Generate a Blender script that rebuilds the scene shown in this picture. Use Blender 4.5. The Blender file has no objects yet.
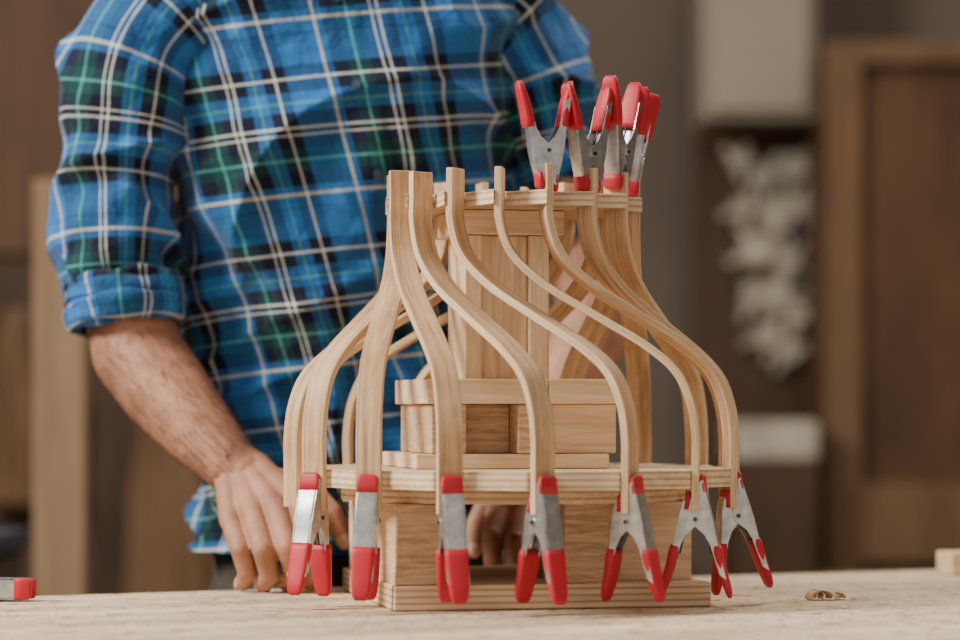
import bpy, bmesh, math, random
from mathutils import Vector, Matrix, noise
random.seed(4)
F=2666.67; D=2.667; ZC=0.19; HR=410.0
def P(px,py,y):
    d=D+y
    return Vector(((px-480)*d/F, y, ZC+(HR-py)*d/F))
scene=bpy.context.scene
# ---------------------------------------------------------------- materials
def newmat(name):
    m=bpy.data.materials.new(name); m.use_nodes=True
    nt=m.node_tree; b=nt.nodes['Principled BSDF']
    return m,nt,b
def flat(name,col,rough=.6,metal=0,nscale=0,namt=.15,bump=0,spec=.5):
    m,nt,b=newmat(name)
    b.inputs['Base Color'].default_value=(*col,1); b.inputs['Roughness'].default_value=rough
    b.inputs['Metallic'].default_value=metal; b.inputs['Specular IOR Level'].default_value=spec
    if nscale:
        tc=nt.nodes.new('ShaderNodeTexCoord'); n=nt.nodes.new('ShaderNodeTexNoise')
        n.inputs['Scale'].default_value=nscale; n.inputs['Detail'].default_value=6
        nt.links.new(tc.outputs['Object'],n.inputs['Vector'])
        r=nt.nodes.new('ShaderNodeValToRGB')
        r.color_ramp.elements[0].position=.3; r.color_ramp.elements[1].position=.7
        r.color_ramp.elements[0].color=(*[c*(1-namt) for c in col],1)
        r.color_ramp.elements[1].color=(*[min(1,c*(1+namt)) for c in col],1)
        nt.links.new(n.outputs['Fac'],r.inputs['Fac']); nt.links.new(r.outputs['Color'],b.inputs['Base Color'])
        if bump:
            n3=nt.nodes.new('ShaderNodeTexNoise'); n3.inputs['Scale'].default_value=nscale*14; n3.inputs['Detail'].default_value=5
            nt.links.new(tc.outputs['Object'],n3.inputs['Vector'])
            bp=nt.nodes.new('ShaderNodeBump'); bp.inputs['Strength'].default_value=bump; bp.inputs['Distance'].default_value=.002
            nt.links.new(n3.outputs['Fac'],bp.inputs['Height']); nt.links.new(bp.outputs['Normal'],b.inputs['Normal'])
    return m
def wood(name,c1,c2,axis='X',coord='Object',freq=60,stretch=14,ply=0,rough=.6,specks=0,lam=0,lo=.38,hi=.64,bs=.25):
    m,nt,b=newmat(name); L=nt.links; N=nt.nodes
    tc=N.new('ShaderNodeTexCoord'); mp=N.new('ShaderNodeMapping')
    s=[freq]*3; s['XYZ'.index(axis)]=freq/stretch
    mp.inputs['Scale'].default_value=s
    L.new(tc.outputs[coord],mp.inputs['Vector'])
    n=N.new('ShaderNodeTexNoise'); n.inputs['Scale'].default_value=1; n.inputs['Detail'].default_value=3; n.inputs['Distortion'].default_value=.6
    L.new(mp.outputs[0],n.inputs['Vector'])
    n2=N.new('ShaderNodeTexNoise'); n2.inputs['Scale'].default_value=5; n2.inputs['Detail'].default_value=5
    L.new(mp.outputs[0],n2.inputs['Vector'])
    mx=N.new('ShaderNodeMath'); mx.operation='MULTIPLY_ADD'; mx.inputs[1].default_value=.45
    L.new(n2.outputs['Fac'],mx.inputs[0])
    m3=N.new('ShaderNodeMath'); m3.operation='MULTIPLY'; m3.inputs[1].default_value=.6
    L.new(n.outputs['Fac'],m3.inputs[0]); L.new(m3.outputs[0],mx.inputs[2])
    r=N.new('ShaderNodeValToRGB'); e=r.color_ramp.elements
    e[0].position=lo; e[0].color=(*c2,1); e[1].position=hi; e[1].color=(*c1,1)
    L.new(mx.outputs[0],r.inputs['Fac']); out=r.outputs['Color']
    if ply or lam:
        sp=N.new('ShaderNodeSeparateXYZ')
        L.new(tc.outputs['Object' if ply else 'UV'],sp.inputs[0])
        f=N.new('ShaderNodeMath'); f.operation='MULTIPLY'; f.inputs[1].default_value=ply or lam
        L.new(sp.outputs['Z' if ply else 'Y'],f.inputs[0])
        fr=N.new('ShaderNodeMath'); fr.operation='FRACT'; L.new(f.outputs[0],fr.inputs[0])
        rr=N.new('ShaderNodeValToRGB'); rr.color_ramp.interpolation='CONSTANT' if ply else 'LINEAR'
        rr.color_ramp.elements[0].color=(.55,.45,.37,1); rr.color_ramp.elements[1].position=.38 if ply else .2; rr.color_ramp.elements[1].color=(1,1,1,1)
        L.new(fr.outputs[0],rr.inputs['Fac'])
        mm=N.new('ShaderNodeMix'); mm.data_type='RGBA'; mm.blend_type='MULTIPLY'; mm.inputs['Factor'].default_value=.7
        L.new(out,mm.inputs['A']); L.new(rr.outputs['Color'],mm.inputs['B']); out=mm.outputs['Result']
    for sc_,ca,lo_,hi_,fac in specks or ():
        n4=N.new('ShaderNodeTexNoise'); n4.inputs['Scale'].default_value=sc_; n4.inputs['Detail'].default_value=6; n4.inputs['Roughness'].default_value=.65
        L.new(tc.outputs['Object'],n4.inputs['Vector'])
        r4=N.new('ShaderNodeValToRGB'); r4.color_ramp.elements[0].position=lo_; r4.color_ramp.elements[0].color=(*ca,1)
        r4.color_ramp.elements[1].position=hi_; r4.color_ramp.elements[1].color=(1,1,1,1)
        L.new(n4.outputs['Fac'],r4.inputs['Fac'])
        mm=N.new('ShaderNodeMix'); mm.data_type='RGBA'; mm.blend_type='MULTIPLY'; mm.inputs['Factor'].default_value=fac
        L.new(out,mm.inputs['A']); L.new(r4.outputs['Color'],mm.inputs['B']); out=mm.outputs['Result']
    L.new(out,b.inputs['Base Color']); b.inputs['Roughness'].default_value=rough
    b.inputs['Specular IOR Level'].default_value=.3
    bp=N.new('ShaderNodeBump'); bp.inputs['Strength'].default_value=bs; bp.inputs['Distance'].default_value=.001
    L.new(n2.outputs['Fac'],bp.inputs['Height']); L.new(bp.outputs['Normal'],b.inputs['Normal'])
    return m
PINE1=(.90,.70,.49); PINE2=(.64,.44,.265)
pineX=wood('pine_x',PINE1,PINE2,'X'); pineY=wood('pine_y',PINE1,PINE2,'Y'); pineZ=wood('pine_z',PINE1,PINE2,'Z',freq=75)
endg=wood('end_grain',(.74,.54,.35),(.41,.265,.155),'X',freq=230,stretch=12)
plym=wood('plywood',(.88,.70,.49),(.68,.48,.30),'X',ply=1/.0062)
ribm=wood('rib_wood',(.77,.53,.325),(.38,.23,.122),'X','UV',freq=130,stretch=24,lo=.36,hi=.62,specks=[(9,(.74,.65,.56),.38,.6,.8)])
ribe=wood('rib_edge',(.84,.63,.415),(.54,.36,.21),'X','UV',freq=150,stretch=22,lam=1/.0025)
benchm=wood('bench_wood',(.84,.71,.54),(.52,.40,.28),'X',freq=26,stretch=26,rough=.8,lo=.36,hi=.58,bs=.6,specks=[(38,(.45,.36,.28),.37,.46,.8),(5,(.74,.65,.55),.35,.65,.7),(150,(.45,.37,.30),.39,.46,.8)])
steel=flat('galvanized_steel',(.60,.61,.62),.36,.92,90,.25)
red=flat('red_vinyl',(.50,.009,.028),.52,0,30,.12)
dark=flat('dark_spring',(.10,.10,.11),.4,.9)
def plaid():
    m,nt,b=newmat('plaid_cloth'); N=nt.nodes; L=nt.links
    uv=N.new('ShaderNodeUVMap'); uv.uv_map='UVMap'
    sp=N.new('ShaderNodeSeparateXYZ'); L.new(uv.outputs[0],sp.inputs[0])
    BL=(.028,.165,.47); B2=(.014,.07,.22); NV=(.006,.010,.032); TE=(.008,.060,.062); WH=(.84,.86,.80); LT=(.12,.48,.44)
    sett=[(0,BL),(.055,B2),(.065,BL),(.13,WH),(.150,BL),(.19,NV),(.27,TE),(.33,LT),(.345,TE),(.41,NV),(.475,WH),(.488,NV),(.515,WH),(.528,NV),(.61,BL),(.66,LT),(.668,BL),(.73,NV),(.80,WH),(.816,NV),(.88,BL)]
    def ramp(sock,off,rep):
        a=N.new('ShaderNodeMath'); a.operation='MULTIPLY_ADD'; a.inputs[1].default_value=1/rep; a.inputs[2].default_value=off
        L.new(sock,a.inputs[0]); f=N.new('ShaderNodeMath'); f.operation='FRACT'; L.new(a.outputs[0],f.inputs[0])
        r=N.new('ShaderNodeValToRGB'); r.color_ramp.interpolation='CONSTANT'; els=r.color_ramp.elements
        els[0].position=0; els[0].color=(*sett[0][1],1); els[1].position=sett[1][0]; els[1].color=(*sett[1][1],1)
        for p,c in sett[2:]:
            e=els.new(p); e.color=(*c,1)
        L.new(f.outputs[0],r.inputs['Fac']); return r.outputs['Color']
    c1=ramp(sp.outputs[0],10.30,.180); c2=ramp(sp.outputs[1],10.1,.19)
    av=N.new('ShaderNodeMix'); av.data_type='RGBA'; av.inputs['Factor'].default_value=.5; L.new(c1,av.inputs['A']); L.new(c2,av.inputs['B'])
    n5=N.new('ShaderNodeTexNoise'); n5.inputs['Scale'].default_value=600; n5.inputs['Detail'].default_value=2; L.new(uv.outputs[0],n5.inputs['Vector'])
    r5=N.new('ShaderNodeValToRGB'); r5.color_ramp.elements[0].color=(.72,.72,.72,1); r5.color_ramp.elements[0].position=.3; r5.color_ramp.elements[1].position=.65
    L.new(n5.outputs['Fac'],r5.inputs['Fac'])
    mu=N.new('ShaderNodeMix'); mu.data_type='RGBA'; mu.blend_type='MULTIPLY'; mu.inputs['Factor'].default_value=.8
    L.new(av.outputs['Result'],mu.inputs['A']); L.new(r5.outputs['Color'],mu.inputs['B'])
    L.new(mu.outputs['Result'],b.inputs['Base Color'])
    b.inputs['Roughness'].default_value=.85; b.inputs['Specular IOR Level'].default_value=.15
    b.inputs['Sheen Weight'].default_value=.12
    n=N.new('ShaderNodeTexNoise'); n.inputs['Scale'].default_value=38; n.inputs['Detail'].default_value=5
    L.new(uv.outputs[0],n.inputs['Vector'])
    bp=N.new('ShaderNodeBump'); bp.inputs['Strength'].default_value=.9; bp.inputs['Distance'].default_value=.008
    L.new(n.outputs['Fac'],bp.inputs['Height']); L.new(bp.outputs['Normal'],b.inputs['Normal'])
    return m
plaidm=plaid()
skin=flat('skin',(.43,.205,.125),.5,0,28,.28,.7)
skin.node_tree.nodes['Principled BSDF'].inputs['Subsurface Weight'].default_value=.04
skin.node_tree.nodes['Principled BSDF'].inputs['Subsurface Scale'].default_value=.008
nailm=flat('nail',(.58,.34,.26),.35)
jeansm=flat('denim',(.045,.038,.030),.9,0,60,.3,.3)
hairm=flat('hair',(.05,.03,.018),.7,0,80,.4,.6)
shoem=flat('shoe_leather',(.09,.05,.03),.5,0,30,.2)
buttonm=flat('button',(.03,.05,.09),.3)
whitem=flat('white_eye',(.8,.8,.78),.3)
# ---------------------------------------------------------------- helpers
def mk(name,verts,faces,mats,parent=None,smooth=False,fm=None,uvs=None):
    me=bpy.data.meshes.new(name); me.from_pydata([tuple(v) for v in verts],[],faces)
    for m in mats: me.materials.append(m)
    if fm:
        for p,i in zip(me.polygons,fm): p.material_index=i
    if uvs:
        ul=me.uv_layers.new(name='UVMap'); k=0
        for fu in uvs:
            for c in fu: ul.data[k].uv=c; k+=1
    else:
        bm=bmesh.new(); bm.from_mesh(me); bmesh.ops.recalc_face_normals(bm,faces=bm.faces); bm.to_mesh(me); bm.free()
    if smooth:
        for p in me.polygons: p.use_smooth=True
    o=bpy.data.objects.new(name,me); scene.collection.objects.link(o)
    if parent: o.parent=parent
    return o
def empty(name,loc=(0,0,0)):
    o=bpy.data.objects.new(name,None); o.location=loc; scene.collection.objects.link(o); o.empty_display_size=.05
    bpy.context.view_layer.update(); return o
def bevel(o,w=.001,seg=2):
    m=o.modifiers.new('bevel','BEVEL'); m.width=w; m.segments=seg; m.limit_method='ANGLE'; return o
def box(name,c,s,rot,mat,parent=None,bv=.0012,tilt=None):
    hx,hy,hz=[v/2 for v in s]
    vs=[(x,y,z) for x in(-hx,hx) for y in(-hy,hy) for z in(-hz,hz)]
    fs=[(0,1,3,2),(4,6,7,5),(0,4,5,1),(2,3,7,6),(0,2,6,4),(1,5,7,3)]
    o=mk(name,vs,fs,[mat],parent); o.location=c; o.rotation_euler=tilt or (0,0,rot)
    if bv: bevel(o,bv)
    return o
def catmull(pts,n):
    out=[]; m=len(pts)
    for i in range(m-1):
        p0=pts[max(i-1,0)];p1=pts[i];p2=pts[i+1];p3=pts[min(i+2,m-1)]
        for k in range(n):
            t=k/n
            out.append([.5*((2*b)+(-a+c)*t+(2*a-5*b+4*c-d)*t*t+(-a+3*b-3*c+d)*t**3) for a,b,c,d in zip(p0,p1,p2,p3)])
    out.append(list(pts[-1])); return out
# ---------------------------------------------------------------- bench
bdir=Vector((.908,.418,0)); bn=Vector((.418,-.908,0)); bang=math.atan2(.418,.908)
bA=Vector((-.488,.043,0))
bench=empty('workbench',bA+bdir*.6+bn*.45+Vector((0,0,-.9)))
def bb(name,a0,a1,n0,n1,z0,z1,mat,bv=.003):
    c=bA+bdir*((a0+a1)/2)+bn*((n0+n1)/2)+Vector((0,0,(z0+z1)/2))
    o=box(name,c-bench.location,(a1-a0,abs(n1-n0),z1-z0),bang,mat,bench,bv); return o
for i in range(5):
    bb('top_plank_%d'%i,-.9,2.0,.19*i+.0003,.19*(i+1)-.0003,-.05,0,benchm,.0012)
for a in(-.8,1.85):
    for n in(.06,.85): bb('leg',a-.04,a+.04,n-.04,n+.04,-.9,-.05,benchm)
bb('apron_back',-.8,1.85,.05,.075,-.16,-.05,benchm); bb('apron_front',-.8,1.85,.85,.875,-.16,-.05,benchm)
# ---------------------------------------------------------------- jig
CX=.033; CY=0
R1=.115; S2=.187; W=.024; T=.0075
jig=empty('wooden_rib_bending_jig',(CX,CY,0))
TH=math.radians(12)
def cb(name,cx,cy,u0,u1,v0,v1,z0,z1,mat):
    c,s=math.cos(TH),math.sin(TH); u=(u0+u1)/2; v=(v0+v1)/2
    return box(name,Vector((cx+u*c-v*s,cy+u*s+v*c,(z0+z1)/2))-jig.location,(u1-u0,v1-v0,z1-z0),TH,mat,jig)
B=(.039,.024)
cb('base_board',*B,-.155,.155,-.155,.155,0.0005,.024,plym)
cb('left_upright',*B,-.152,-.107,-.146,.13,.024,.101,pineY)
cb('left_upright_endgrain',*B,-.1515,-.1075,-.149,-.146,.0245,.1005,endg)
cb('right_upright_block',*B,.012,.056,-.146,-.02,.024,.101,endg)
cb('right_upright_panel',*B,.0565,.146,-.12,-.09,.024,.101,pineX)
cb('right_upright_side',*B,.115,.146,-.089,.13,.024,.101,pineY)
cb('ledge_board',.010,0,-.094,.097,-.10,.09,.1335,.1475,pineX)
cb('mid_box_left_block',.022,0,-.090,-.056,-.094,.07,.148,.1955,endg)
cb('mid_box_inner_panel',.022,0,-.0555,-.006,-.06,-.04,.148,.1955,endg)
cb('mid_box_centre_block',.022,0,-.0055,.026,-.098,.07,.148,.1955,endg)
cb('mid_box_right_block',.022,0,.0265,.094,-.09,.07,.148,.1955,pineX)
cb('mid_box_top_board_left',.022,0,-.095,.024,-.10,.075,.196,.22,pineX)
cb('mid_box_top_board_right',.022,0,.0245,.0965,-.10,.075,.196,.22,pineX)
cb('column_left',.018,0,-.0425,-.0255,-.0425,.0425,.2205,.362,pineZ)
cb('column_centre',.018,0,-.025,.022,-.034,.0425,.2205,.362,pineZ)
cb('column_right',.018,0,.0225,.0425,-.0425,.0425,.2205,.362,pineZ)
cb('column_cap',.018,0,-.055,.055,-.055,.055,.3625,.386,pineX)
PH0=7.0
phis=[math.radians(PH0+22.5*i) for i in range(16)]
def frame(ph): return Vector((math.cos(ph),-math.sin(ph),0)),Vector((math.sin(ph),math.cos(ph),0))
def ratchet(name,rin,rout,noff,z0,z1):
    vs=[];pts=[]
    for ph in phis:
        r,n=frame(ph); pts+= [r*rin+n*noff, r*rout+n*noff]
    k=len(pts)
    for z in(z0,z1): vs+=[(p.x,p.y,z) for p in pts]
    fs=[tuple(range(k)),tuple(range(k,2*k))]+[(i,(i+1)%k,k+(i+1)%k,k+i) for i in range(k)]
    return bevel(mk(name,vs,fs,[plym],jig),.0006,1)
ratchet('upper_plate',.096,.130,-.0040,.3865,.4005)
ratchet('lower_plate',.099,.130,S2-.0042,.1155,.133)
def disk(name,r,z0,z1,mat,n=64):
    vs=[(r*math.cos(i*2*math.pi/n),r*math.sin(i*2*math.pi/n),z) for z in(z0,z1) for i in range(n)]
    fs=[tuple(range(n)),tuple(range(n,2*n))]+[(i,(i+1)%n,n+(i+1)%n,n+i) for i in range(n)]
    return bevel(mk(name,vs,fs,[mat],jig),.0008,1)
disk('lower_plate_underlayer',.172,.1015,.115,plym)
prof=[(0,.424),(0,.395),(.0005,.37),(.012,.338),(.043,.308),(.095,.276),(.140,.249),(.168,.225),(.182,.196),(.187,.165),(.187,.135),(.187,.094)]
prof_s=catmull(prof,8)
def rib(i,ph):
    r,n=frame(ph); j=random.uniform(-.004,.004); zt=random.uniform(-.003,.003)
    vs=[];fs=[];fm=[];uvs=[]; L=0; k=len(prof_s); ls=[]
    for a in range(k):
        s,z=prof_s[a]; s2,z2=prof_s[min(a+1,k-1)]; s0,z0=prof_s[max(a-1,0)]
        tx,tz=s2-s0,z2-z0; l=math.hypot(tx,tz); tx/=l;tz/=l
        nx,nz=-tz,tx
        if a: L+=math.hypot(s-prof_s[a-1][0],z-prof_s[a-1][1])
        ls.append(L+i*1.37)
        zz=z+(zt if a<8 else 0)+ j*math.sin(math.pi*a/k)
        for sx,sw in((1,1),(1,-1),(-1,-1),(-1,1)):
            vs.append(r*(R1+sw*W/2)+n*(s+sx*nx*T/2)+Vector((0,0,zz+sx*nz*T/2)))
    for a in range(k-1):
        for q in range(4):
            q2=(q+1)%4; fs.append((a*4+q,a*4+q2,a*4+4+q2,a*4+4+q))
            wide=q in(0,2); fm.append(0 if wide else 1); wv=W if wide else T
            o=q*.05 if wide else 0
            uvs.append(((ls[a],o),(ls[a],o+wv),(ls[a+1],o+wv),(ls[a+1],o)))
    fs.append((3,2,1,0)); fm.append(1); uvs.append(((0,0),(.02,0),(.02,.0075),(0,.0075)))
    e=(k-1)*4; fs.append((e,e+1,e+2,e+3)); fm.append(1); uvs.append(((0,0),(.02,0),(.02,.0075),(0,.0075)))
    o=mk('bent_rib_%d'%(i+1),vs,fs,[ribm,ribe],jig,False,fm,uvs)
    bevel(o,.0009,2); return o
for i,ph in enumerate(phis): rib(i,ph)
# ---------------------------------------------------------------- spring clamps
def sweep(bm,path,secs,mat,cap=True):
    rings=[]; n=len(path)
    for i,(x,z) in enumerate(path):
        a=path[max(i-1,0)]; b=path[min(i+1,n-1)]
        t=Vector((b[0]-a[0],0,b[1]-a[1])).normalized(); nn=Vector((t.z,0,-t.x))
        hd,hw=secs[i]; ring=[]
        for k in range(16):
            an=2*math.pi*k/16; c,s=math.cos(an),math.sin(an)
            e=.45
            ring.append(bm.verts.new(Vector((x,0,z))+nn*(hd*math.copysign(abs(c)**e,c))+Vector((0,hw*math.copysign(abs(s)**e,s),0))))
        rings.append(ring)
    for a,b in zip(rings,rings[1:]):
        for k in range(16):
            f=bm.faces.new((a[k],a[(k+1)%16],b[(k+1)%16],b[k])); f.material_index=mat; f.smooth=True
    if cap:
        for r in(rings[0],rings[-1]):
            f=bm.faces.new(r); f.material_index=mat
def plate(bm,poly,y0,y1,mat):
    a=[bm.verts.new((x,y0,z)) for x,z in poly]; b=[bm.verts.new((x,y1,z)) for x,z in poly]; n=len(poly)
    fs=[bm.faces.new(a),bm.faces.new(b[::-1])]+[bm.faces.new((a[i],a[(i+1)%n],b[(i+1)%n],b[i])) for i in range(n)]
    for f in fs: f.material_index=mat
def cyl(bm,x,z,y0,y1,r,mat,n=20):
    plate(bm,[(x+r*math.cos(2*math.pi*k/n),z+r*math.sin(2*math.pi*k/n)) for k in range(n)],y0,y1,mat)
def clamp(n_dir,up,pos,inner_cut,open_=0.0,tilt=0.0,sc=1.0,lean=0.0):
    bm=bmesh.new()
    for sgn,cut in((1,0),(-1,inner_cut)):
        hw=.0098 if sgn>0 else .0082
        z0=cut
        path=[(.0075,z0+.001),(.009,max(z0+.004,.012)),(.0125,.026),(.0150,.04),(.0155,.052),(.0175,.066),(.0205,.085),(.0240,.106)]
        path=[(sgn*(x+open_*max(0,z-.03)),z) for x,z in path]
        sweep(bm,path,[(.0009,hw*.85),(.0009,hw),(.0009,hw),(.0009,hw),(.0009,hw),(.0009,hw*.95),(.0009,hw*.85),(.0009,hw*.8)],0)
        for sy in(-1,1):
            y=sy*hw
            fl=[(sgn*.0075,z0+.003),(sgn*.0125,.026),(sgn*.0158,.045),(sgn*.0175,.066),(sgn*.0225,.10),(sgn*.0165,.095),(sgn*.0105,.066),(sgn*.006,.056),(-sgn*.004,.046),(-sgn*.005,.036),(sgn*.001,.026),(sgn*.0045,z0+.004)]
            fl=[(x+sgn*open_*max(0,z-.03),z) for x,z in fl]
            plate(bm,fl,y-.0006,y+.0006,0)
        gp=[(.0172,.067),(.0180,.073),(.0195,.086),(.0220,.099),(.0240,.108),(.0250,.1145),(.0254,.118)]
        gp=[(sgn*(x-.0015+open_*(z-.03)),z) for x,z in gp]
        sweep(bm,gp,[(.0042,.0106),(.0050,.0110),(.0048,.0106),(.0043,.0098),(.0037,.0090),(.003,.0076),(.0015,.005)],1)
        tp=[(.0068,z0-.003),(.0070,z0),(.0072,z0+.007),(.0085,z0+.0145)]
        tp=[(sgn*x,z) for x,z in tp]
        sweep(bm,tp,[(.0018,.0075),(.0029,.0102),(.0029,.0106),(.0026,.0106)],1)
    cyl(bm,0,.041,-.0118,.0118,.0036,0); cyl(bm,0,.041,-.0128,.0128,.0022,2)
    rr=[];m=90
    for k in range(m):
        a=k/m*2*math.pi*5; rr.append(Vector((.0062*math.cos(a),-.006+.012*k/m,.041+.0062*math.sin(a))))
    rings=[]
    for k in range(m):
        t=(rr[min(k+1,m-1)]-rr[max(k-1,0)]).normalized(); u=t.cross(Vector((0,1,0))).normalized(); v=t.cross(u)
        rings.append([bm.verts.new(rr[k]+u*(.0009*math.cos(q*math.pi/3))+v*(.0009*math.sin(q*math.pi/3))) for q in range(6)])
    for a,b in zip(rings,rings[1:]):
        for q in range(6):
            f=bm.faces.new((a[q],a[(q+1)%6],b[(q+1)%6],b[q])); f.material_index=2; f.smooth=True
    for sgn in(-1,1): sweep(bm,[(sgn*.005,.045),(sgn*.012,.062),(sgn*.015,.075)],[(.0009,.0009)]*3,2)
    bmesh.ops.recalc_face_normals(bm,faces=bm.faces)
    for v in bm.verts: v.co.z*=sc; v.co.y*=.5+.5*sc
    me=bpy.data.meshes.new('spring_clamp'); bm.to_mesh(me); bm.free()
    for mt in(steel,red,dark): me.materials.append(mt)
    o=bpy.data.objects.new('spring_clamp',me); scene.collection.objects.link(o)
    x=n_dir.normalized(); z=Vector((0,0,up)); y=z.cross(x)
    M=Matrix((x,y,z)).transposed().to_4x4()
    o.matrix_world=Matrix.Translation(pos)@M@Matrix.Rotation(tilt,4,'Y')@Matrix.Rotation(lean,4,'X')
    return o
C0=Vector((CX,CY,0))
def phr(deg): return math.radians(deg)
for k,(deg,tl,op,ln) in enumerate([(209.5,.08,.02,0),(187,.05,.0,-.03),(164.5,.04,.0,.02),(142,.03,.04,-.04),(119.5,.02,.05,.02),(97,.0,.10,0),(74.5,.12,.05,0)]):
    r,n=frame(phr(deg)); clamp(n,-1,C0+r*R1+n*S2+Vector((0,0,.1265)),.017,op,tl,.97,ln)
for deg,tl,op,dz,sc_,ln in[(74.5,-.02,.02,0,.87,0),(52,-.02,.02,-.002,.87,.02),(29.5,.02,.04,.006,.92,.06),(7,.06,.06,0,.90,.15),(-15.5,-.04,.10,.002,.90,.20)]:
    r,n=frame(phr(deg)); clamp(n,1,C0+r*R1+Vector((0,0,.4025+dz*.5)),.003,op,tl,sc_,ln)
# ---------------------------------------------------------------- man
man=empty('man',(-.15,.42,-.9))
MO=man.location.copy()
def fold(u,v,kx,ky,rot,seed):
    c,s=math.cos(rot),math.sin(rot); a=u*c+v*s; b=-u*s+v*c
    return noise.noise(Vector((a*kx,b*ky,seed)))
def loft(name,rings,nseg,nsub,disp=None,expo=1.0,uoff=0,voff=0,ucf=None):
    rs=catmull(rings,nsub); k=len(rs)
    pos=[]
    for R in rs:
        c=Vector(R[:3]); A=Vector(R[3:6]); Bv=Vector(R[6:9])
        row=[]
        for q in range(nseg+1):
            th=2*math.pi*q/nseg-math.pi
            sx=math.sin(th); cx=math.cos(th)
            row.append(c+A*(math.copysign(abs(sx)**expo,sx))+Bv*(math.copysign(abs(cx)**expo,cx)))
        pos.append(row)
    mid=pos[k//2]; us=[0]
    for q in range(nseg): us.append(us[-1]+(mid[q+1]-mid[q]).length)
    h=us[nseg//2]; us=[u-h+uoff for u in us]
    vsl=[voff]
    for a in range(k-1): vsl.append(vsl[-1]+(pos[a+1][nseg//2]-pos[a][nseg//2]).length)
    newp=[]
    for a in range(k):
        row=[]
        for q in range(nseg+1):
            p=pos[a][q]
            if disp:
                t1=pos[a][min(q+1,nseg)]-pos[a][max(q-1,0)]
                t2=pos[min(a+1,k-1)][q]-pos[max(a-1,0)][q]
                nn=t1.cross(t2)
                if nn.length>1e-12:
                    nn.normalize()
                    if nn.dot(p-Vector(rs[a][:3]))<0: nn=-nn
                    w=min(1,min(q,nseg-q)/8)
                    p=p+nn*disp(us[q]-(ucf(vsl[a]) if ucf else 0),vsl[a])*w
            row.append(p)
        newp.append(row)
    vs=[];fs=[];uvs=[]
    for a in range(k):
        for q in range(nseg): vs.append(newp[a][q]-MO)
    for a in range(k-1):
        o0=ucf(vsl[a]) if ucf else 0; o1=ucf(vsl[a+1]) if ucf else 0
        for q in range(nseg):
            q2=(q+1)%nseg
            fs.append((a*nseg+q,a*nseg+q2,(a+1)*nseg+q2,(a+1)*nseg+q))
            sk=.10 if ucf else 0
            uvs.append(((us[q]-o0,vsl[a]-sk*us[q]),(us[q+1]-o0,vsl[a]-sk*us[q+1]),(us[q+1]-o1,vsl[a+1]-sk*us[q+1]),(us[q]-o1,vsl[a+1]-sk*us[q])))
    return vs,fs,uvs,newp,us,vsl
def ringrot(x,y,z,a,b,deg):
    t=math.radians(deg)
    A=Vector((math.cos(t),math.sin(t),0))*a; Bv=Vector((math.sin(t),-math.cos(t),0))*b
    return [x,y,z,*A,*Bv]
def ridge(x,w=2.3): return max(0,1-abs(x)*w)**2
def tdisp(u,v):
    f=.020*fold(u,v,9,2.6,.5,1.3)+.012*fold(u,v,16,5,-.45,5.1)+.010*fold(u,v,5,20,.3,8.8)
    f+=.004*fold(u,v,40,14,.9,2.2)
    f+=.018*ridge(fold(u,v,6,2.6,.75,11.7),4)+.015*ridge(fold(u,v,7,3,-.7,21.7),4.2)
    f+=.013*ridge(fold(u,v,4,12,.35,31.7),3.6)*min(1,max(0,(.6-v)*4))
    f+=.008*ridge(fold(u,v,15,5,.6,41.7),3)*(.5+.5*fold(u,v,5,5,0,3.3))
    if abs(u)<.017: f+=.0025
    return f-.006
trs=[ringrot(-.142,.42,.03,.174,.121,24),ringrot(-.143,.418,.06,.172,.120,23),ringrot(-.145,.415,.12,.170,.120,22),ringrot(-.153,.41,.25,.177,.122,19),
     ringrot(-.158,.392,.42,.191,.124,13),ringrot(-.160,.375,.55,.205,.122,8),ringrot(-.160,.365,.64,.213,.117,5),ringrot(-.162,.362,.695,.193,.103,4),
     ringrot(-.162,.36,.735,.13,.083,3),ringrot(-.162,.355,.755,.078,.070,3),ringrot(-.162,.345,.785,.068,.066,3)]
ucf=lambda v: .010+(.67-v)*.15
V,Fc,U,tp,tus,tvs=loft('t',trs,340,30,tdisp,.88,voff=.17,ucf=ucf)
def add(vs,fs,uvs):
    o=len(V); V.extend(vs); Fc.extend([tuple(i+o for i in f) for f in fs]); U.extend(uvs)
def armring(p,nxt,r,fl=1.0):
    t=(nxt).normalized()
    side=Vector((1,.25,0)); A=(side-t*side.dot(t)).normalized(); Bv=A.cross(t).normalized()
    if Bv.y>0: Bv=-Bv
    return [*p,*(A*r),*(Bv*r*fl)]
def sleeve(pts,seed,sub=28):
    rings=[]
    for i,(p,r) in enumerate(pts):
        a=Vector(pts[max(i-1,0)][0]); b=Vector(pts[min(i+1,len(pts)-1)][0])
        rings.append(armring(Vector(p),(a-b),r))
    tot=sum((Vector(pts[i+1][0])-Vector(pts[i][0])).length for i in range(len(pts)-1))
    def d(u,v):
        w=.6+1.0*min(1,max(0,((v-.04)/tot)-.25)*1.5)
        f=.012*fold(u,v,5,13,.45,seed)+.009*fold(u,v,7,24,-.5,seed+3)+.004*fold(u,v,30,30,0,seed+5)
        f+=.015*ridge(fold(u,v,4,9,.55,seed+9),3.4)+.012*ridge(fold(u,v,4,11,-.4,seed+19),3.6)
        f+=.007*fold(u,v,14,3,.2,seed+1)-.009
        return f*w
    v,f,uv,pp,us,vs_=loft('s',rings,170,sub,d,uoff=.07,voff=.04)
    add(v,f,uv)
rs_pts=[((-.27,.35,.655),.088),((-.335,.335,.640),.090),((-.382,.315,.575),.083),((-.396,.302,.49),.076),((-.397,.294,.40),.071),((-.395,.285,.33),.066),((-.392,.28,.300),.062)]
sleeve(rs_pts,2.5)
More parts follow.
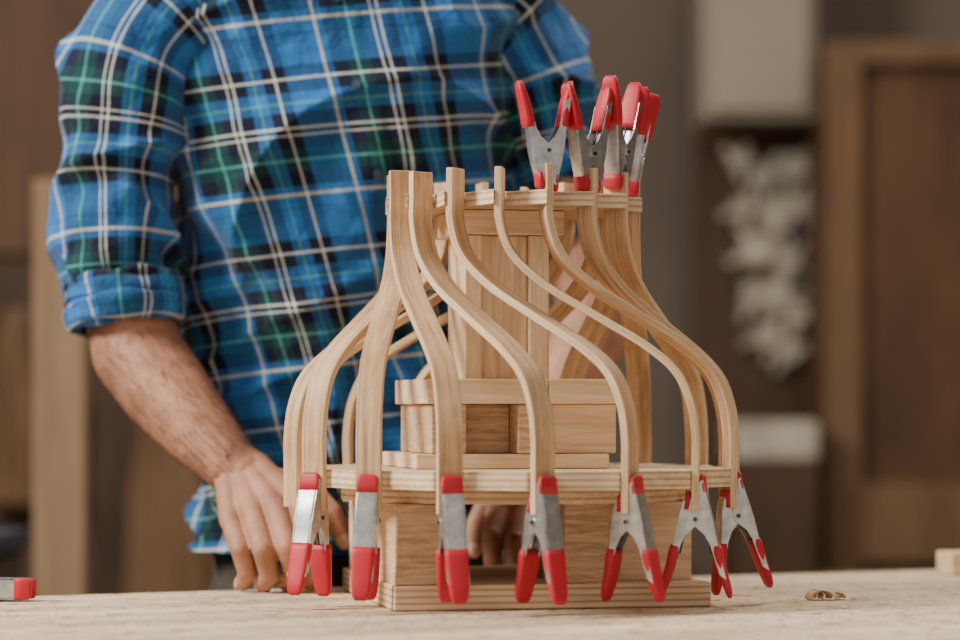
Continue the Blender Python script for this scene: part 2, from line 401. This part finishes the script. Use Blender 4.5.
ls_pts=[((-.06,.385,.655),.088),((.005,.40,.640),.088),((.05,.415,.57),.078),((.07,.41,.49),.066),((.087,.395,.425),.058),((.095,.385,.395),.055)]
sleeve(ls_pts,7.5)
def cuff(p0,p1,r0,r1,seed):
    p0=Vector(p0);p1=Vector(p1); ax=p1-p0
    prof=[(-.02,r0-.010),(-.01,r0-.001),(.0,r0+.004),(.18,r0+.0065),(.4,(r0+r1)/2+.0075),(.47,(r0+r1)/2+.0045),(.55,(r0+r1)/2+.0095),(.85,r1+.008),(1.0,r1+.004),(1.03,r1-.002),(.99,r1-.006),(.7,r1-.008)]
    rings=[armring(p0+ax*t,-ax,r) for t,r in prof]
    def d(u,v): return .008*fold(u,v,14,20,.6,seed)+.005*fold(u,v,10,50,.2,seed+2)
    v,f,uv,pp,us,vs_=loft('c',rings,150,7,d,uoff=.02,voff=.128)
    add(v,f,uv)
cuff((-.396,.285,.333),(-.390,.279,.284),.063,.060,3.1)
cuff((.093,.387,.41),(.105,.378,.375),.053,.050,6.1)
shirt=mk('plaid_shirt',V,Fc,[plaidm],man,True,None,U)
for z in(.64,.545,.45,.36,.27,.18,.09):
    a=min(range(len(tp)),key=lambda a:abs(tp[a][170].z-z))
    nq=min(range(4,336),key=lambda q:abs(tus[q]-ucf(tvs[a])))
    p=tp[a][nq]; t1=(tp[a][nq+2]-tp[a][nq-2]).normalized(); t2=(tp[a+2][nq]-tp[a-2][nq]).normalized()
    nn=t1.cross(t2).normalized()
    if nn.y>0: nn=-nn
    bm=bmesh.new(); bmesh.ops.create_cone(bm,cap_ends=True,segments=24,radius1=.0058,radius2=.005,depth=.003)
    me=bpy.data.meshes.new('button'); bm.to_mesh(me); bm.free(); me.materials.append(buttonm)
    o=bpy.data.objects.new('shirt_button',me); scene.collection.objects.link(o); o.parent=man
    o.location=p+nn*.0015-MO; o.rotation_euler=nn.to_track_quat('Z','Y').to_euler()
def capsule(bm,p0,p1,r0,r1,seg=16):
    p0=Vector(p0);p1=Vector(p1); ax=p1-p0; l=ax.length
    t=ax.normalized() if l>1e-6 else Vector((0,0,1))
    u=t.orthogonal().normalized(); v=t.cross(u)
    st=[]
    for k in range(1,6): a=math.pi/2*(1-k/5); st.append((-r0*math.sin(a),r0*math.cos(a)))
    for k in range(1,6): a=math.pi/2*(k-1)/5; st.append((l+r1*math.sin(a),r1*math.cos(a)))
    top=bm.verts.new(p0-t*r0); bot=bm.verts.new(p1+t*r1); rings=[]
    for h,r in st:
        rings.append([bm.verts.new(p0+t*h+u*(r*math.cos(2*math.pi*k/seg))+v*(r*math.sin(2*math.pi*k/seg))) for k in range(seg)])
    for a,b in zip(rings,rings[1:]):
        for k in range(seg): bm.faces.new((a[k],a[(k+1)%seg],b[(k+1)%seg],b[k]))
    for k in range(seg):
        bm.faces.new((top,rings[0][(k+1)%seg],rings[0][k])); bm.faces.new((bot,rings[-1][k],rings[-1][(k+1)%seg]))
def body(name,fn,mat,vox,it=4,parent=man):
    bm=bmesh.new(); fn(bm)
    bmesh.ops.recalc_face_normals(bm,faces=bm.faces)
    for v in bm.verts: v.co-=MO
    me=bpy.data.meshes.new(name); bm.to_mesh(me); bm.free(); me.materials.append(mat)
    o=bpy.data.objects.new(name,me); scene.collection.objects.link(o); o.parent=parent
    m=o.modifiers.new('r','REMESH'); m.mode='VOXEL'; m.voxel_size=vox; m.use_smooth_shade=True
    s=o.modifiers.new('s','SMOOTH'); s.factor=.5; s.iterations=it
    return o
def nail(p,d,n,r):
    bm=bmesh.new(); bmesh.ops.create_uvsphere(bm,u_segments=16,v_segments=10,radius=1)
    d=d.normalized(); n=(n-d*n.dot(d)).normalized(); s=d.cross(n)
    M=Matrix((d*r*.95,s*r*.72,n*r*.28)).transposed().to_4x4()
    bmesh.ops.transform(bm,matrix=Matrix.Translation(p+n*r*.80-MO)@M,verts=bm.verts)
    me=bpy.data.meshes.new('nail'); bm.to_mesh(me); bm.free(); me.materials.append(nailm)
    for q in me.polygons: q.use_smooth=True
    o=bpy.data.objects.new('nail',me); scene.collection.objects.link(o); o.parent=man
def arm(name,limb,wrist,fingers,thumb,backn,extra=()):
    def fn(bm):
        for (a,ra),(b,rb) in zip(limb,limb[1:]): capsule(bm,a,b,ra,rb,24)
        w0=wrist
        across=(fingers[0][0][0]-fingers[3][0][0]).normalized()
        for s in(-1,1): capsule(bm,limb[-2][0]*.35+limb[-1][0]*.65+across*.008*s,limb[-1][0]+across*.013*s,.024,.020)
        for k,fg in enumerate(fingers):
            base=w0+across*(.015-.0098*k)
            mcp=fg[0][0]
            capsule(bm,base,mcp,.0175,.0128)
            midp=base.lerp(mcp,.55)-backn*.008; capsule(bm,base-backn*.004,midp,.016,.014)
            for (a,ra),(b,rb) in zip(fg,fg[1:]): capsule(bm,a,b,ra,rb)
            for j in(1,2):
                c,rr=fg[j]; capsule(bm,c+backn*.001,c+backn*.0022,rr*.98,rr*.9)
            if k<3:
                nm=fingers[k+1][0][0]; capsule(bm,base.lerp(mcp,.3),(mcp.lerp(nm,.5)).lerp(base,.18),.0150,.0108)
            capsule(bm,base.lerp(mcp,.3)+backn*.0120,mcp+backn*.0060,.0035,.0055)
        for (a,ra),(b,rb) in zip(thumb,thumb[1:]): capsule(bm,a,b,ra,rb)
        capsule(bm,thumb[1][0],fingers[0][0][0].lerp(w0,.4),.012,.013)
        for a,b,r in extra: capsule(bm,a,b,r,r,8)
    o=body(name,fn,skin,.0016,3)
    for fg in fingers:
        d=fg[-1][0]-fg[-2][0]; nail(fg[-1][0]+d.normalized()*fg[-1][1]*.1,d,backn,fg[-1][1])
    d=thumb[-1][0]-thumb[-2][0]; nail(thumb[-1][0],d,backn,thumb[-1][1])
    return o
def fing(pts,r): return [(P(*p),q) for p,q in zip(pts,r)]
FR=(.0125,.0118,.0106,.0095)
rf=[fing([(299,505,.128),(311,543,.086),(317,567,.094),(310,582,.112)],FR),
    fing([(276,509,.124),(288,549,.082),(294,573,.090),(287,583,.108)],FR),
    fing([(253,514,.126),(264,552,.084),(270,576,.093),(264,584,.110)],FR),
    fing([(231,520,.136),(241,551,.098),(247,573,.104),(243,583,.120)],(.0118,.0108,.0096,.0085))]
rt=[(P(264,480,.185),.018),(P(308,492,.160),.0155),(P(332,514,.150),.0125),(P(345,541,.146),.0102)]
rw=P(243,472,.19)
rl=[(Vector((-.396,.285,.335)),.044),(Vector((-.390,.288,.300)),.049),(P(137,352,.275),.0500),(P(165,390,.255),.0485),(P(198,430,.225),.0405),(P(228,462,.20),.0315),(rw,.0265)]
bkr=Vector((-.35,-.75,.5)).normalized()
ex=[]
def vein(pts,r=.0022):
    for a,b in zip(pts,pts[1:]): ex.append((a,b,r))
vein([P(160,372,.2085),P(178,400,.2055),P(192,425,.188),P(214,446,.172),P(232,470,.167)])
vein([P(192,425,.188),P(206,432,.181),P(226,455,.169)])
arm('right_arm_and_hand',rl,rw,rf,rt,bkr,ex)
def armhair(name,limb,n,seed):
    rnd=random.Random(seed); cu=bpy.data.curves.new(name,'CURVE'); cu.dimensions='3D'; cu.bevel_depth=.0002; cu.bevel_resolution=0
    for _ in range(n):
        i=rnd.choice([1,2,2,3,3,4,4,5]); i=min(i,len(limb)-2)
        (a,ra),(b,rb)=limb[i],limb[i+1]; t=rnd.random()
        ax=(b-a).normalized(); c=a.lerp(b,t); r=ra+(rb-ra)*t
        u=ax.cross(Vector((0,0,1))).normalized(); v=ax.cross(u); an=rnd.uniform(0,2*math.pi)
        d=u*math.cos(an)+v*math.sin(an); side=ax.cross(d)
        p=c+d*r*.99; L=rnd.uniform(.006,.014); w=rnd.uniform(-.5,.5)
        s=cu.splines.new('POLY'); s.points.add(2)
        for k in range(3):
            f=k/2; q=p+ax*L*f+side*L*.4*w*f*f+d*(.0022*math.sin(f*2.0))-MO
            s.points[k].co=(*q,1); s.points[k].radius=1-.6*f
    cu.materials.append(hairm)
    o=bpy.data.objects.new(name,cu); scene.collection.objects.link(o); o.parent=man
armhair('forearm_hair',rl,1800,3)
lf=[fing([(500,507,.240),(492,536,.216),(493,560,.214),(498,577,.222)],FR),
    fing([(522,510,.236),(515,540,.210),(516,563,.210),(520,577,.218)],FR),
    fing([(544,513,.238),(539,541,.214),(540,563,.214),(543,577,.222)],FR),
    fing([(564,517,.244),(561,540,.226),(562,560,.224),(565,577,.230)],(.0112,.0100,.009,.008))]
lt=[(P(518,488,.262),.016),(P(490,498,.256),.0135),(P(476,525,.246),.0115),(P(473,550,.238),.0095)]
lw=P(537,470,.275)
ll=[(Vector((.100,.39,.43)),.046),(Vector((.118,.375,.365)),.046),(P(596,300,.36),.046),(P(590,335,.345),.044),(P(572,375,.325),.041),(P(553,420,.30),.033),(P(541,455,.285),.027),(lw,.023)]
arm('left_arm_and_hand',ll,lw,lf,lt,Vector((.3,-.8,.5)).normalized())
H=Vector((-.162,.305,.905))
def headfn(bm):
    capsule(bm,(-.162,.35,.74),(-.162,.335,.84),.058,.056,24)
    capsule(bm,H+Vector((0,.03,.045)),H+Vector((0,-.012,.05)),.078,.074,32)
    capsule(bm,H+Vector((0,-.01,-.03)),H+Vector((0,-.05,-.075)),.060,.032,24)
    for s in(-1,1):
        capsule(bm,H+Vector((s*.045,.0,-.03)),H+Vector((s*.018,-.058,-.082)),.026,.018)
        capsule(bm,H+Vector((s*.012,-.083,.022)),H+Vector((s*.045,-.068,.022)),.011,.010)
        capsule(bm,H+Vector((s*.04,-.055,-.015)),H+Vector((s*.05,-.03,-.01)),.018,.018)
        capsule(bm,H+Vector((s*.078,.015,.02)),H+Vector((s*.077,.01,-.022)),.012,.008)
        capsule(bm,H+Vector((s*.012,-.094,-.028)),H+Vector((s*.006,-.094,-.028)),.008,.008)
    capsule(bm,H+Vector((0,-.088,.01)),H+Vector((0,-.106,-.024)),.008,.011)
    capsule(bm,H+Vector((-.02,-.083,-.050)),H+Vector((.02,-.083,-.050)),.006,.006)
    capsule(bm,H+Vector((-.017,-.080,-.060)),H+Vector((.017,-.080,-.060)),.0065,.0065)
body('head',headfn,skin,.0035,3)
def hairfn(bm):
    capsule(bm,H+Vector((0,.042,.058)),H+Vector((0,.0,.075)),.082,.074,32)
    capsule(bm,H+Vector((0,.045,.03)),H+Vector((0,.055,-.01)),.074,.055,32)
body('hair',hairfn,hairm,.004,3)
for s in(-1,1):
    for nm,r,off,mt in(('eye',.0115,0,whitem),('iris',.006,-.0072,hairm)):
        bm=bmesh.new(); bmesh.ops.create_uvsphere(bm,u_segments=16,v_segments=12,radius=r)
        me=bpy.data.meshes.new(nm); bm.to_mesh(me); bm.free(); me.materials.append(mt)
        o=bpy.data.objects.new(nm,me); scene.collection.objects.link(o); o.parent=man; o.location=H+Vector((s*.031,-.074+off,.006))-MO
def legsfn(bm):
    capsule(bm,(-.213,.405,-.04),(-.075,.452,-.04),.103,.103,32)
    capsule(bm,(-.213,.405,.03),(-.075,.452,.03),.097,.097,32)
    for hx,hy,kx,ky,fx,fy in((-.220,.42,-.25,.40,-.27,.45),(-.06,.46,-.03,.44,-.02,.50)):
        capsule(bm,(hx,hy,-.12),(kx,ky,-.45),.095,.070,24); capsule(bm,(kx,ky,-.45),(fx,fy,-.80),.070,.058,24)
body('jeans',legsfn,jeansm,.008,4)
def shoefn(bm):
    for fx,fy in((-.27,.45),(-.02,.50)):
        capsule(bm,(fx,fy+.03,-.852),(fx+.03,fy-.13,-.862),.045,.036,20); capsule(bm,(fx,fy+.01,-.85),(fx,fy,-.80),.045,.045)
body('shoes',shoefn,shoem,.005,3)
# ---------------------------------------------------------------- small things on bench
cl=clamp(Vector((0,0,1)),1,Vector((0,0,0)),0,.0,0)
lp=P(31,592,-.02)
cl.matrix_world=Matrix.Translation(Vector((lp.x,lp.y,.0125)))@Matrix.Rotation(math.radians(-8),4,'Z')@Matrix.Rotation(math.radians(-90),4,'Y')@Matrix.Rotation(math.radians(90),4,'Z')
off=box('wood_offcut',P(985,560,.42),(.10,.05,.026),.2,pineX); off.location.z=.0135
def shaving(seed,px,py,y,n):
    random.seed(seed); vs=[];fs=[]; o0=P(px,py,y); o0.z=0
    for c in range(n):
        base=Vector((random.uniform(-.016,.016),random.uniform(-.006,.006),.0015)); ang=random.uniform(-.6,.6); R=random.uniform(.006,.0085); w=random.uniform(.009,.014); L=random.uniform(.85,1.0)*math.pi
        hz=random.uniform(.8,1.3); k=20; s=len(vs)
        for i in range(k+1):
            a=i/k*L; x=-R*1.5*math.cos(a); z=R*hz*math.sin(a)
            for q in(-1,1):
                p=Vector((x,q*w/2+.003*math.sin(a*2),max(z,0))); p.rotate(Matrix.Rotation(ang,3,'Z')); vs.append(o0+base+p)
        for i in range(k): fs.append((s+2*i,s+2*i+1,s+2*i+3,s+2*i+2))
    o=mk('wood_shavings',vs,fs,[pineY],None,True); sd=o.modifiers.new('s','SOLIDIFY'); sd.thickness=.0006; return o
shaving(5,828,604,.0,5)
# ---------------------------------------------------------------- room
wallm=flat('plaster',(.125,.098,.079),.9,0,1.2,.18)
floorm=wood('floor_concrete',(.14,.095,.068),(.09,.06,.042),'X',freq=3,stretch=2)
brown=wood('brown_panel',(.125,.062,.030),(.062,.031,.016),'Z',freq=6,stretch=5)
dbrown=wood('dark_brown_panel',(.080,.043,.024),(.042,.023,.013),'Z',freq=5,stretch=3)
tan=wood('tan_wood',(.19,.108,.057),(.125,.070,.037),'Z',freq=9,stretch=6)
tan2=wood('pale_timber',(.30,.195,.115),(.21,.13,.073),'Z',freq=9,stretch=6)
darkm=flat('dark_panel',(.042,.030,.023),.8,0,3,.4)
cream=flat('cream_paint',(.29,.245,.19),.7,0,2,.1)
gray=flat('gray_item',(.42,.38,.31),.6,0,6,.3)
def room(name,x0,x1,y0,y1,z0,z1,mat):
    return box(name,((x0+x1)/2,(y0+y1)/2,(z0+z1)/2),(x1-x0,y1-y0,z1-z0),0,mat,None,0)
room('floor',-4,4,-4,4.2,-1.0,-.9,floorm)
room('wall_back',-4,4,4.0,4.1,-.9,2.3,wallm)
room('wall_left',-4.1,-4,-4,4.1,-.9,2.3,wallm)
room('wall_right',4,4.1,-4,4.1,-.9,2.3,wallm)
def inb(nm,par,x0,x1,y0,y1,z0,z1,mat):
    return box(nm,Vector(((x0+x1)/2,(y0+y1)/2,(z0+z1)/2))-par.location,(x1-x0,y1-y0,z1-z0),0,mat,par,.004)
cab=empty('storage_cupboard',(-1.4,3.6,-.9))
inb('carcass',cab,-2.2,-.20,3.55,3.97,-.9,1.9,brown)
for x0,x1 in((-2.18,-1.36),(-1.34,-.76),(-.74,-.22)):
    inb('door_upper',cab,x0,x1,3.52,3.549,.55,1.88,brown); inb('door_lower',cab,x0,x1,3.52,3.549,-.88,.53,dbrown)
inb('handle',cab,-1.32,-1.30,3.49,3.519,.0,.2,darkm)
def drape(name,x,y,z,w,h,mat,seed):
    vs=[];fs=[];nx,nz=24,24
    for j in range(nz+1):
        for i in range(nx+1):
            u=i/nx-.5; v=j/nz; ww=w*(.45+.55*min(1,v*2.2))
            vs.append((x+u*ww+.02*noise.noise(Vector((u*3,v*3,seed))),y-.05-.04*math.cos(u*math.pi)+.03*noise.noise(Vector((u*9,v*1.5,seed))),z-h*v))
    for j in range(nz):
        for i in range(nx):
            a=j*(nx+1)+i; fs.append((a,a+1,a+nx+2,a+nx+1))
    o=mk(name,vs,fs,[mat],None,True); o.modifiers.new('s','SOLIDIFY').thickness=.01; return o
drape('hanging_apron',-1.03,3.5,.42,.20,.45,tan,1.5)
drape('hanging_coat',-.70,3.5,.30,.22,.7,tan,4.5)
pl=room('timber_plank',-.715,-.635,1.60,1.66,-.9,.56,tan2)
sack=empty('dark_bin',(-.78,1.2,-.9)); inb('body',sack,-.92,-.70,1.1,1.4,-.9,-.02,darkm); inb('lid',sack,-.93,-.69,1.09,1.41,-.02,.01,flat('blue_lid',(.03,.035,.05),.6))
wc=empty('wall_cabinet',(1.1,3.9,1.0))
a=P(704,118,3.6); b=P(816,-140,3.6)
inb('body',wc,a.x,b.x,3.62,3.95,a.z,b.z,cream); inb('door',wc,a.x+.02,b.x-.02,3.6,3.62,a.z+.02,b.z-.02,cream)
tb=empty('tool_board',(1.0,3.9,.3))
a=P(700,470,3.7); b=P(820,122,3.7)
inb('board',tb,a.x,b.x,3.84,3.88,a.z,b.z,dbrown)
inb('support',tb,a.x+.1,a.x+.18,3.88,3.99,a.z,b.z,darkm); inb('frame_top',tb,a.x,b.x,3.80,3.84,b.z-.04,b.z,brown)
bm=bmesh.new()
for (px,py,r) in[(765,175,.035),(795,165,.04),(745,205,.028),(778,215,.05),(803,205,.03),(760,250,.045),(790,262,.035),(778,295,.045),(752,300,.025),(800,312,.03),(770,335,.035),(792,352,.03),(740,160,.022)]:
    q=P(px,py,3.76)
    M=Matrix.Translation((q.x,3.815,q.z))@Matrix.Rotation(math.pi/2,4,'X')
    bmesh.ops.create_cone(bm,cap_ends=True,segments=14,radius1=r,radius2=r*.8,depth=.05,matrix=M)
    for k in range(4):
        an=k*1.256+px; bmesh.ops.create_cube(bm,size=1,matrix=Matrix.Translation((q.x+math.cos(an)*r*1.2,3.815,q.z+math.sin(an)*r*1.2))@Matrix.Rotation(-an,4,'Y')@Matrix.Diagonal((.05,.03,.016,1)))
me=bpy.data.meshes.new('t'); bm.to_mesh(me); bm.free(); me.materials.append(gray)
o=bpy.data.objects.new('hanging_tools',me); scene.collection.objects.link(o); o.parent=tb; o.matrix_parent_inverse=tb.matrix_world.inverted()
bk=empty('side_cart',(1.0,3.3,-.9))
a=P(735,468,3.3); b=P(818,395,3.3)
inb('bin_front',bk,a.x,b.x,3.3,3.6,a.z+.02,b.z-.06,gray); inb('stand',bk,a.x,b.x-.0,3.28,3.62,-.9,a.z+.018,dbrown)
cp=empty('wooden_cupboard',(1.6,3.6,-.9))
a=P(828,560,3.4); b=P(1090,40,3.4)
inb('carcass',cp,a.x,b.x+.2,3.46,3.79,-.9,b.z,brown)
inb('stile_left',cp,a.x,a.x+.08,3.42,3.46,-.9,b.z,tan); inb('rail_top',cp,a.x+.08,b.x+.2,3.42,3.46,b.z-.05,b.z,tan)
inb('rail_mid',cp,a.x+.08,b.x+.2,3.42,3.46,-.16,.02,tan)
inb('stile_mid',cp,b.x-.2,b.x-.12,3.42,3.46,.02,b.z-.05,tan)
st=empty('plank_stack',(1.3,2.4,-.9))
for k in range(9): inb('plank',st,.62+.03*(k%3),1.9+.04*(k%2),2.2,2.7,-.9+k*.085,-.9+k*.085+.08,tan)
lb=empty('low_shelf',(.4,3.6,-.9))
inb('top',lb,.12,.50,3.4,3.9,-.22,-.18,brown); inb('body',lb,.14,.48,3.42,3.88,-.9,-.222,dbrown)
pil=room('wall_pillar',.62,.86,3.90,4.0,-.9,2.3,flat('pillar_plaster',(.150,.122,.098),.9,0,1.5,.12))
# ---------------------------------------------------------------- light
w=bpy.data.worlds.new('workshop_daylight'); scene.world=w; w.use_nodes=True
bg=w.node_tree.nodes['Background']; bg.inputs[0].default_value=(1,.92,.82,1); bg.inputs[1].default_value=.56
def area(name,loc,tgt,size,en,col):
    l=bpy.data.lights.new(name,'AREA'); l.energy=en; l.size=size; l.color=col
    o=bpy.data.objects.new(name,l); scene.collection.objects.link(o); o.location=loc
    o.rotation_euler=(Vector(tgt)-Vector(loc)).to_track_quat('-Z','Y').to_euler()
area('key_light',(-2.6,-.8,2.1),(0,.1,.2),1.0,205,(1,.94,.84))  # unseen soft key from upper left; the room has no window there
area('fill_light',(1.2,1.2,2.2),(0,.1,.2),.8,40,(1,.89,.74))  # added fill from back right
area('backdrop_fill',(.9,2.2,2.2),(1.2,4,.4),.8,8,(1,.8,.62))  # added light to brighten the back wall, not a workshop fixture
# ---------------------------------------------------------------- camera
cam=bpy.data.cameras.new('camera'); co=bpy.data.objects.new('camera',cam); scene.collection.objects.link(co)
co.location=(0,-D,ZC); co.rotation_euler=(math.pi/2,0,0); cam.lens=100; cam.sensor_width=36; cam.shift_y=90/960
cam.dof.use_dof=True; cam.dof.focus_distance=2.60; cam.dof.aperture_fstop=2.5
cam.clip_start=.05
scene.camera=co
